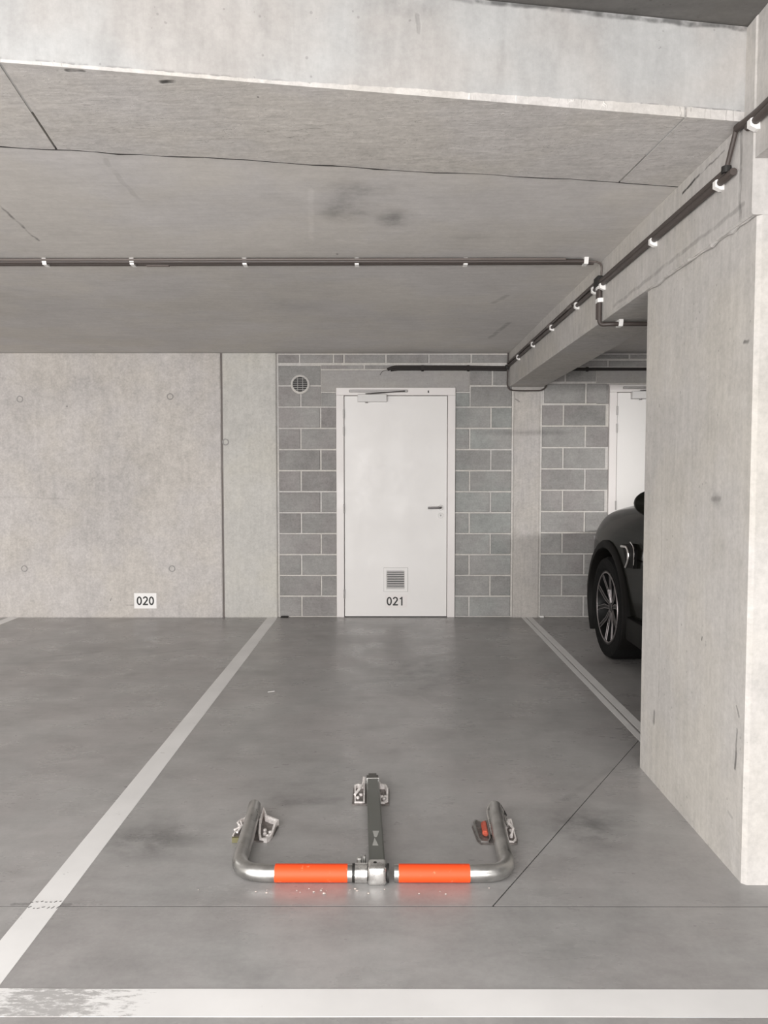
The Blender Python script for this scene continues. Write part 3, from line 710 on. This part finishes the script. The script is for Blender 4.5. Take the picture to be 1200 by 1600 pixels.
# ------------------------------------------------------------------ parking barrier
pb = empty('parking_barrier', (-.03, 2.8, 0)); thing(pb, 'folded-down tubular steel parking barrier with orange bands, bolted to the floor', 'parking barrier')
B = lambda x, y, z: Vector((x + .03, y - 2.8, z))
Lp = [(-.519, 2.935, .050), (-.512, 2.84, .045), (-.506, 2.70, .036), (-.500, 2.465, .031), (-.30, 2.463, .030), (-.105, 2.463, .030)]
Rp = [(.434, 2.925, .050), (.427, 2.84, .045), (.420, 2.70, .036), (.415, 2.465, .031), (.25, 2.463, .030), (.030, 2.463, .030)]
for P_ in (Lp, Rp):
    pts = []
    raw = [B(*p) for p in P_]
    pts = raw[:2] + fillet(raw[2:5], .155, 14)[0:] + [raw[5]]
    n = len(pts); rad = []
    for i, p in enumerate(pts): rad.append(.0275 if p.y < -.10 else .0275 - .003 * min(1, (p.y + .10) / .2))
    # rounded free end
    d = (pts[0] - pts[1]).normalized()
    pts = [pts[0] + d * .014, pts[0] + d * .009] + pts; rad = [.010, .020] + rad
    bar = link('bar', tube(bmesh.new(), pts, .0275, 24, radii=rad), M['galv'], pb, True, 60)
    xa, xb = (-.368, -.126) if P_ is Lp else (.045, .282)
    t_ = link('orange_band', tube(bmesh.new(), [B(xa, 2.463, .0303), B((xa + xb) / 2, 2.463, .0302), B(xb, 2.463, .0301)], .0287, 28), M['tape'], bar, True, 60)
    t_['label'] = 'reflective orange tape band'
for x0, x1, r_, m_ in ((-.110, -.102, .0295, 'black'), (-.101, -.060, .0305, 'galv_bright'), (.006, .013, .0295, 'black')):
    bm = tube(bmesh.new(), [B(x0, 2.463, .031), B(x1, 2.463, .031)], r_, 28)
    link('sleeve' if m_ != 'black' else 'rubber_ring', bm, M[m_], pb, True, 50)
cp = link('coupling', bbox(-.059 + .03, .005 + .03, 2.432 - 2.8, 2.497 - 2.8, .0, .064, .012, 3), M['galv_bright'], pb, True, 50)
link('bolt_hole', cyl('z', B(-.034, 2.468, .0638), .006, .001, 14), M['black'], cp)
link('lug', bbox(-.066, -.050, -.305, -.285, .03, .062, .003), M['galv'], pb); link('lug', bbox(-.046, -.036, -.30, -.282, .03, .066, .003), M['galv'], pb)
# post: square tube lying flat
po = bmesh.new()
a0, a1 = B(-.0565, 3.262, .0), B(-.027, 2.490, .0); dr = (a1 - a0).normalized(); sd = Vector((-dr.y, dr.x, 0))
def pbox(s0, s1, w0, z0, z1, b=.005):
    bm = bmesh.new()
    q = [a0 + dr * s + sd * w for s, w in ((s0, -w0), (s0, w0), (s1, w0), (s1, -w0))]
    prism(bm, [(v.x, v.y) for v in q], z0, z1); bmesh.ops.bevel(bm, geom=list(bm.edges), offset=b, segments=2, affect='EDGES'); return bm
L_ = (a1 - a0).length
post = link('post', pbox(.075, L_, .0265, .006, .058), M['post'], pb, True, 40)
link('post_end_cap', pbox(0, .072, .0255, .006, .052, .008), M['post_cap'], pb, True, 40)
link('post_collar', pbox(.0725, .0795, .0275, .006, .0592, .002), M['galv_bright'], pb)
link('post_collar', pbox(L_ - .006, L_ + .002, .0275, .006, .0592, .002), M['galv_bright'], pb)
for pts in ([(-.046, 2.705), (-.022, 2.705), (-.028, 2.668), (-.032, 2.655), (-.040, 2.662)], [(-.038, 2.652), (-.024, 2.597), (-.045, 2.597)]):
    link('sticker', prism(bmesh.new(), [(x + .03, y - 2.8) for x, y in pts], .0581, .0586), M['sticker'], post)

# anchor feet with raised rims and bolts
def tray(polys, root, h=.034, wall=.006, name='flange', rim='zinc'):
    for pts in polys:
        P = [Vector((x + .03, y - 2.8)) for x, y in pts]; cen = sum(P, Vector((0, 0))) / len(P)
        bm = bmesh.new(); n = len(P); area_ = sum(P[i].x * P[(i + 1) % n].y - P[(i + 1) % n].x * P[i].y for i in range(n))
        if area_ < 0: P = P[::-1]
        I = []
        for i in range(n):
            d1 = (P[i] - P[i - 1]).normalized(); d2 = (P[(i + 1) % n] - P[i]).normalized(); t = d1 + d2
            t = t.normalized() if t.length > 1e-4 else d1; nr = Vector((-t.y, t.x)); I.append(P[i] + nr * wall / max(.55, nr.dot(Vector((-d1.y, d1.x)))))
        ymn, ymx = min(p.y for p in P), max(p.y for p in P)
        hh = [h * random.uniform(.85, 1.08) * (.42 + .6 * (p.y - ymn) / (ymx - ymn)) for p in P]
        o0 = [bm.verts.new((p.x, p.y, .001)) for p in P]; o1 = [bm.verts.new((p.x, p.y, z)) for p, z in zip(P, hh)]
        i1 = [bm.verts.new((p.x, p.y, z)) for p, z in zip(I, hh)]; i0 = [bm.verts.new((p.x, p.y, .010)) for p in I]
        for A, Bq in ((o0, o1), (o1, i1), (i1, i0)):
            for i in range(n): bm.faces.new((A[i], A[(i + 1) % n], Bq[(i + 1) % n], Bq[i]))
        bm.faces.new(o0[::-1]); ro = bmesh.new(); ro.faces.new([ro.verts.new((v.co.x, v.co.y, .0102)) for v in i0])
        bm.faces.new(i0)
        link(name, bm, M[rim], root); link('recess', ro, M['zinc_in'], root)
def bolt(x, y, z, root, r=.009):
    bm = cyl('z', B(x, y, z), r, .010, 6, .002); link('bolt', bm, M['zinc'], root)
def baseplate(pts, root=None, mat='zinc_in', z=.008):
    return link('foot', prism(bmesh.new(), [(x + .03, y - 2.8) for x, y in pts], .0005, z), M[mat], pb)
# left
f = baseplate([(-.567, 2.745), (-.535, 2.738), (-.44, 2.728), (-.421, 2.775), (-.412, 2.855), (-.46, 2.885), (-.49, 2.93), (-.54, 2.93), (-.56, 2.86)])
f['label'] = 'left anchor foot with chipped flanges'
tray([[(-.484, 2.946), (-.462, 2.887), (-.438, 2.868), (-.411, 2.858), (-.419, 2.838), (-.421, 2.779), (-.427, 2.744), (-.438, 2.726), (-.466, 2.733), (-.476, 2.771), (-.487, 2.858)]], f, .040, .008)
tray([[(-.547, 2.950), (-.548, 2.887), (-.562, 2.87), (-.569, 2.85), (-.560, 2.818), (-.571, 2.755), (-.566, 2.738), (-.541, 2.736), (-.539, 2.838), (-.539, 2.92)]], f, .034, .004)
for x, y in ((-.452, 2.772), (-.434, 2.784), (-.456, 2.80), (-.440, 2.755)): bolt(x, y, .009, f, .0075)
link('brace', tube(bmesh.new(), [B(-.566, 2.77, .03), B(-.542, 2.80, .032), B(-.556, 2.84, .03)], .004, 6), M['zinc'], f)
link('brace', tube(bmesh.new(), [B(-.566, 2.83, .03), B(-.545, 2.79, .032), B(-.552, 2.75, .03)], .004, 6), M['zinc'], f)
link('foot_edge', prism(bmesh.new(), [(-.537, -.072), (-.508, -.072), (-.508, -.062), (-.537, -.062)], .001, .02), M['olive'], f)
# centre
f = baseplate([(-.137, 3.045), (.016, 3.042), (.018, 3.195), (-.02, 3.20), (-.02, 3.25), (-.095, 3.25), (-.095, 3.205), (-.137, 3.205)])
f['label'] = 'centre anchor foot under the post end'
tray([[(-.031, 3.237), (-.018, 3.192), (.002, 3.192), (.013, 3.156), (.012, 3.062), (-.003, 3.046), (-.024, 3.046)]], f, .036, .008)
tray([[(-.133, 3.192), (-.118, 3.201), (-.100, 3.196), (-.098, 3.262), (-.088, 3.264), (-.085, 3.054), (-.095, 3.05), (-.127, 3.05)]], f, .034, .006)
for x, y in ((-.005, 3.078), (-.014, 3.10), (.001, 3.10), (-.115, 3.09), (-.103, 3.12)): bolt(x, y, .009, f, .0075)
link('brace', tube(bmesh.new(), [B(-.128, 3.10, .022), B(-.108, 3.13, .036), B(-.096, 3.17, .036), B(-.112, 3.155, .034)], .0055, 6), M['zinc'], f)
# right
f = baseplate([(.334, 2.85), (.341, 2.742), (.352, 2.716), (.484, 2.713), (.492, 2.74), (.492, 2.86), (.46, 2.90), (.40, 2.90)])
f['label'] = 'right anchor foot with red rubber inside'
tray([[(.338, 2.836), (.348, 2.857), (.368, 2.842), (.394, 2.856), (.391, 2.739), (.381, 2.719), (.353, 2.719), (.345, 2.739)]], f, .032, .005, rim='galv')
tray([[(.460, 2.860), (.487, 2.856), (.486, 2.736), (.474, 2.717), (.452, 2.717), (.454, 2.80)]], f, .034, .005)
q = bmesh.new(); prism(q, [(.398, .045), (.418, .052), (.414, -.045), (.394, -.038)], .010, .030); bmesh.ops.bevel(q, geom=list(q.edges), offset=.004, segments=2, affect='EDGES')
o = link('rubber_insert', q, M['red'], f, True, 50); o['label'] = 'red rubber insert'
for x, y in ((.470, 2.755), (.476, 2.80), (.465, 2.83)): bolt(x, y, .009, f, .007)
link('brace', tube(bmesh.new(), [B(.462, 2.85, .034), B(.480, 2.77, .036), B(.466, 2.73, .030)], .005, 6), M['zinc'], f)
link('hinge_loop', tube(bmesh.new(), fillet([B(.398, 2.76, .02), B(.398, 2.90, .05), B(.432, 2.955, .066), B(.462, 2.90, .05), B(.464, 2.80, .03)], .03), .0045, 8), M['galv_bright'], f, True, 50)
link('pin', tube(bmesh.new(), [B(.458, 2.945, .045), B(.466, 2.86, .046)], .005, 8), M['black'], f)

# ------------------------------------------------------------------ small things on the floor
bm = bmesh.new()
for i in range(24):
    x, y = random.gauss(-.16, .17), 2.422 + random.uniform(-.035, .004)
    s_ = random.uniform(.0012, .0035) * (1.6 if random.random() < .12 else 1)
    bmesh.ops.create_icosphere(bm, subdivisions=1, radius=s_, matrix=Matrix.Translation((x, y, s_ * .6)) @ Matrix.Diagonal((1.4, 1, .7, 1)))
o = link('crumbs', bm, M['crumb']); o['kind'] = 'stuff'; o['label'] = 'pale crumbs and chips scattered around the parking barrier'; o['category'] = 'debris'
bm = bmesh.new(); prism(bm, [(-.735, 4.665), (-.695, 4.685), (-.699, 4.692), (-.737, 4.675)], .0004, .003)
thing(link('paper_scrap', bm, M['white_pl']), 'tiny white paper scrap on the floor between the barrier and the concrete wall', 'scrap')
bm = bbox(1.475, 1.515, 7.150, 7.172, .0005, .016, .003)
thing(link('mortar_crumb', bm, M['white_pl']), 'small white lump on the floor at the foot of the concrete column', 'debris')
bm = bbox(-1.00, -.925, 7.135, 7.172, .0005, .012, .005)
thing(link('rubber_pad', bm, M['black']), 'small black pad on the floor at the foot of the blocks left of the door', 'pad')

# ------------------------------------------------------------------ car
CX = 2.645                                     # centre line
car = empty('car', (CX, 4.05, 0)); thing(car, 'black SUV parked behind the right pillar, facing the back wall', 'car')
# y, half width, bottom, shoulder z, deck half width, deck z, roof half width, roof z
ST = [(6.50, .50, .40, .70, .42, .86, .25, .90), (6.47, .72, .30, .76, .60, .93, .35, .97), (6.36, .86, .24, .84, .69, 1.00, .42, 1.04), (6.18, .945, .22, .90, .76, 1.05, .50, 1.09),
      (5.98, 1.0, .22, .94, .81, 1.09, .55, 1.13), (5.60, 1.015, .24, .97, .84, 1.13, .60, 1.17), (5.15, 1.01, .24, .99, .86, 1.165, .62, 1.20), (4.85, 1.0, .24, 1.0, .87, 1.18, .68, 1.22),
      (4.55, .995, .24, 1.0, .88, 1.15, .70, 1.36), (4.10, .99, .24, 1.0, .89, 1.13, .66, 1.61), (3.60, .99, .24, 1.0, .89, 1.12, .64, 1.71), (2.90, .99, .24, 1.0, .89, 1.12, .64, 1.72),
      (2.30, .995, .26, 1.0, .88, 1.13, .63, 1.66), (1.98, .98, .30, 1.02, .86, 1.14, .62, 1.52), (1.80, .94, .36, 1.02, .82, 1.12, .66, 1.30), (1.70, .86, .42, .96, .74, 1.04, .60, 1.08)]
def section(w, zb, zs, wd, zd, wr, zr):
    h = [(0, zb), (.7 * w, zb), (.92 * w, zb + .02), (.975 * w, zb + .13), (.995 * w, .60 if zb < .35 else .64), (w * .99, zs - .07), (w * .965, zs + .005), ((w * .965 + wd) / 2 + .02, (zs + zd) / 2 + .03), (wd, zd),
         ((wd * .45 + wr * .55), zd + (zr - zd) * .55), (wr, zr - .02 * (zr - zd > .2)), (wr * .6, zr + .01), (0, zr + .02)]
    return [(x, z) for x, z in h] + [(-x, z) for x, z in h[-2:0:-1]]
bm = bmesh.new(); rings = []
for (y, w, zb, zs, wd, zd, wr, zr) in ST:
    rings.append([bm.verts.new((x, y - 4.05, z)) for x, z in section(w, zb, zs, wd, zd, wr, zr)])
for a, b in zip(rings, rings[1:]):
    n = len(a)
    for k in range(n): bm.faces.new((a[k], a[(k + 1) % n], b[(k + 1) % n], b[k]))
bm.faces.new(rings[0]); bm.faces.new(rings[-1][::-1])
WY = (5.57 - 4.05, 2.56 - 4.05); WR = .378
body = link('body', bm, M['carpaint'], None, True)
sm = body.modifiers.new('s', 'SUBSURF'); sm.levels = sm.render_levels = 2
cut = bmesh.new()
for wy in WY:
    for sx in (-1, 1):
        lathe(cut, [(0, .435), (.42, .435)], 'x', (sx * .86 - .21, wy, WR + .01), 48)
bmesh.ops.recalc_face_normals(cut, faces=cut.faces)
cutter = link('cutter', cut, None)
bo = body.modifiers.new('b', 'BOOLEAN'); bo.object = cutter; bo.operation = 'DIFFERENCE'; bo.solver = 'EXACT'
dg = bpy.context.evaluated_depsgraph_get(); dg.update()
me = bpy.data.meshes.new_from_object(body.evaluated_get(dg)); body.modifiers.clear(); body.data = me
bpy.data.objects.remove(cutter); body.parent = car
# split the glazing off the shell
bm = bmesh.new(); bm.from_mesh(me); bm.faces.ensure_lookup_table(); bm.normal_update()
def glass(f):
    c = f.calc_center_median(); y = c.y + 4.05; n = f.normal
    if c.z < 1.17 or n.z > .88: return None
    if y > 4.0 and abs(c.x) < .70 and y < 4.83 and n.y > .3 and c.z < 1.58: return 'windshield'
    if y < 2.2 and abs(c.x) < .62 and n.y < -.3 and c.z > 1.16: return 'rear_window'
    if abs(n.x) > .5 and 2.15 < y < 4.45 and c.z < 1.60 and abs(y - 3.35) > .05: return 'side_window_%s%s' % ('a' if c.x < 0 else 'b', 'a' if y > 3.35 else 'b')
kinds = {f.index: glass(f) for f in bm.faces}
for kind in ('windshield', 'rear_window', 'side_window_aa', 'side_window_ab', 'side_window_ba', 'side_window_bb'):
    fs = [f for f in bm.faces if kinds[f.index] == kind]
    if not fs: continue
    gb = bmesh.new(); mp = {}
    for f in fs:
        vv = []
        for v in f.verts:
            if v.index not in mp: mp[v.index] = gb.verts.new(v.co + v.normal * .004)
            vv.append(mp[v.index])
        try: gb.faces.new(vv)
        except ValueError: pass
    seen = set(); best = []
    for v0 in gb.verts:
        if v0 in seen: continue
        st_ = [v0]; isl = []
        seen.add(v0)
        while st_:
            v = st_.pop(); isl.append(v)
            for e_ in v.link_edges:
                u = e_.other_vert(v)
                if u not in seen: seen.add(u); st_.append(u)
        if len(isl) > len(best): best = isl
    bs = set(best); bmesh.ops.delete(gb, geom=[v for v in gb.verts if v not in bs], context='VERTS')
    link(kind[:11] if kind[0] == 's' else kind, gb, M['carglass'], car, True)
bm.free()
body.data.materials.clear(); body.data.materials.append(M['carpaint'])
for p in body.data.polygons: p.use_smooth = True
body.data.set_sharp_from_angle(angle=math.radians(38))
# inner arches (dark liners), arch cladding, sills
for wy in WY:
    for sx in (-1, 1):
        bm = bmesh.new(); n = 22; rr = []
        for i in range(n + 1):
            a = math.radians(-34 + 248 * i / n); tp = max(0, min(1, min(i, n - i) / 4))
            def pt(r, x): return bm.verts.new((sx * x, wy + r * math.cos(a), WR + .01 + r * math.sin(a)))
            xo = 1.018
            rr.append([pt(.428, .90), pt(.428, xo - .004), pt(.436, xo + .006), pt(.438 + .038 * tp, xo + .004), pt(.440 + .052 * tp, xo - .010), pt(.440 + .052 * tp, .90)])
        for a_, b_ in zip(rr, rr[1:]):
            for k in range(6): bm.faces.new((a_[k], a_[(k + 1) % 6], b_[(k + 1) % 6], b_[k]))
        bm.faces.new(rr[0]); bm.faces.new(rr[-1][::-1])
        link('wheel_arch_trim', bm, M['cartrim'], car, True, 40)
for sx in (-1, 1):
    x0, x1 = sorted((sx * .90, sx * 1.012))
    link('sill_trim', bbox(x0, x1, WY[1] + .47, WY[0] - .47, .235, .40, .02, 2), M['cartrim'], car, True, 40)
    link('side_crease', tube(bmesh.new(), [(sx * .992, WY[0] - .52, .80), (sx * .998, 0, .815), (sx * .998, WY[1] + .5, .83)], .006, 6), M['carpaint'], car, True)
# wheels
def wheel(wy, sx, first=[None]):
    if first[0]:
        src = first[0]; r = src.copy(); COL.objects.link(r); r.location = (sx * .875, wy, WR); r.rotation_euler = (random.uniform(0, 1), 0, 0 if sx < 0 else math.pi)
        for ch in src.children:
            q = ch.copy(); COL.objects.link(q); q.parent = r
        return
    r = link('wheel', lathe(bmesh.new(), [(.10, .258), (.125, .275), (.135, .33), (.130, .362), (.10, .377), (-.10, .377), (-.130, .362), (-.135, .33), (-.125, .275), (-.10, .258)][::-1], 'x', (0, 0, 0), 56, False), M['tyre'], car, True, 50)
    r.location = (sx * .875, wy, WR); r.rotation_euler = (math.radians(9), 0, 0)
    link('rim', lathe(bmesh.new(), [(-.126, .272), (-.122, .258), (-.06, .246), (-.02, .242), (.05, .242), (.06, .03)], 'x', (0, 0, 0), 48, False), M['rim'], r, True, 40)
    link('rim_flange', lathe(bmesh.new(), [(-.1245, .2525), (-.129, .2545), (-.130, .258), (-.128, .262), (-.124, .263)], 'x', (0, 0, 0), 56, False), M['rim_edge'], r, True)
    link('hub', lathe(bmesh.new(), [(-.096, .001), (-.098, .030), (-.088, .040), (.02, .055)], 'x', (0, 0, 0), 20), M['rim'], r, True, 40)
    link('hub_ring', lathe(bmesh.new(), [(-.099, .030), (-.1015, .033), (-.099, .036)], 'x', (0, 0, 0), 20, False), M['rim_edge'], r, True)
    sp = None
    for i in range(5):
        a = 2 * math.pi * i / 5
        if sp is None:
            bm = bmesh.new(); eb = bmesh.new()
            for s_ in (-1, 1):
                def pp(rad, off, x): return Vector((x, rad, off * s_))
                # dark web of one branch of the Y, and its bright machined edges
                q = [(pp(.035, .006, -.092), pp(.035, .022, -.092)), (pp(.13, .018, -.102), pp(.13, .048, -.102)), (pp(.250, .076, -.122), pp(.247, .104, -.122))]
                vs_ = []
                for a_, b_ in q:
                    vs_.append([bm.verts.new(a_), bm.verts.new(b_), bm.verts.new(b_ + Vector((.035, 0, 0))), bm.verts.new(a_ + Vector((.035, 0, 0)))])
                for A_, B_ in zip(vs_, vs_[1:]):
                    for k in range(4): bm.faces.new((A_[k], A_[(k + 1) % 4], B_[(k + 1) % 4], B_[k]))
                bm.faces.new(vs_[0]); bm.faces.new(vs_[-1][::-1])
                tube(eb, [a_ for a_, b_ in q], .0032, 5); tube(eb, [b_ for a_, b_ in q], .0032, 5)
            sp = link('spoke', bm, M['rim'], r); ed = link('spoke_edge', eb, M['rim_edge'], r)
            o, e = sp, ed
        else:
            o = sp.copy(); COL.objects.link(o); e = ed.copy(); COL.objects.link(e)
        o.rotation_euler = (a, 0, 0); e.rotation_euler = (a, 0, 0)
    first[0] = r
for wy in WY:
    for sx in (-1, 1): wheel(wy, sx)
# fender vent with chrome hook
fy = lambda y: y - 4.05
for sx in (-1, 1):
    X = sx * 1.022
    q = bmesh.new(); prism(q, [(fy(5.16), .885), (fy(4.99), .905), (fy(4.93), .87), (fy(4.93), .745), (fy(5.06), .735), (fy(5.10), .80)], min(X, X - sx * .05), max(X, X - sx * .05), 'x')
    link('fender_vent', q, M['cartrim'], car)
    q = bmesh.new(); tube(q, fillet([(X + sx * .002, fy(5.17), .870), (X + sx * .004, fy(5.05), .876), (X + sx * .004, fy(5.01), .85), (X + sx * .004, fy(5.01), .79), (X + sx * .002, fy(5.07), .738)], .04), .009, 8)
    link('fender_vent_chrome', q, M['chrome'], car, True, 50)
    q = bmesh.new(); tube(q, fillet([(X, fy(4.99), .915), (X, fy(4.91), .885), (X, fy(4.915), .77)], .05), .004, 6)
    link('fender_vent_chrome', q, M['chrome'], car, True, 50)
    # mirror
    q = bmesh.new(); bmesh.ops.create_icosphere(q, subdivisions=3, radius=1, matrix=Matrix.Translation((sx * 1.045, fy(4.50), 1.19)) @ Matrix.Rotation(sx * .2, 4, 'Z') @ Matrix.Diagonal((.115, .07, .082, 1)))
    link('side_mirror', q, M['carpaint'], car, True)
    link('mirror_base', tube(bmesh.new(), [(sx * .93, fy(4.50), 1.10), (sx * .98, fy(4.49), 1.13), (sx * 1.04, fy(4.48), 1.16)], .028, 10), M['cartrim'], car, True)
    # lamps, door seams, handles
    q = bmesh.new(); prism(q, [(sx * .52, .80), (sx * .60, .70), (sx * .83, .74), (sx * .86, .84), (sx * .70, .86)], fy(6.32), fy(6.46), 'y'); link('headlight', q, M['lens'], car)
    q = bmesh.new(); prism(q, [(sx * .55, 1.00), (sx * .55, .86), (sx * .86, .88), (sx * .90, 1.0)], fy(1.70), fy(1.95), 'y'); link('tail_light', q, M['redlens'], car)
    for yy in (4.0, 2.95): link('door_handle', tube(bmesh.new(), fillet([(sx * .985, fy(yy), .90), (sx * 1.018, fy(yy - .02), .90), (sx * 1.018, fy(yy - .2), .905), (sx * .985, fy(yy - .22), .905)], .02), .011, 8), M['carpaint'], car, True)
for sx in (-1, 1):
    q = bmesh.new(); prism(q, [(sx * .06, .50), (sx * .34, .52), (sx * .36, .76), (sx * .06, .80)], fy(6.49), fy(6.53), 'y'); link('grille', q, M['cartrim'], car)
q = bmesh.new(); box(q, -.86, .86, fy(2.0), fy(6.2), .20, .30); link('underbody', q, M['cartrim'], car)
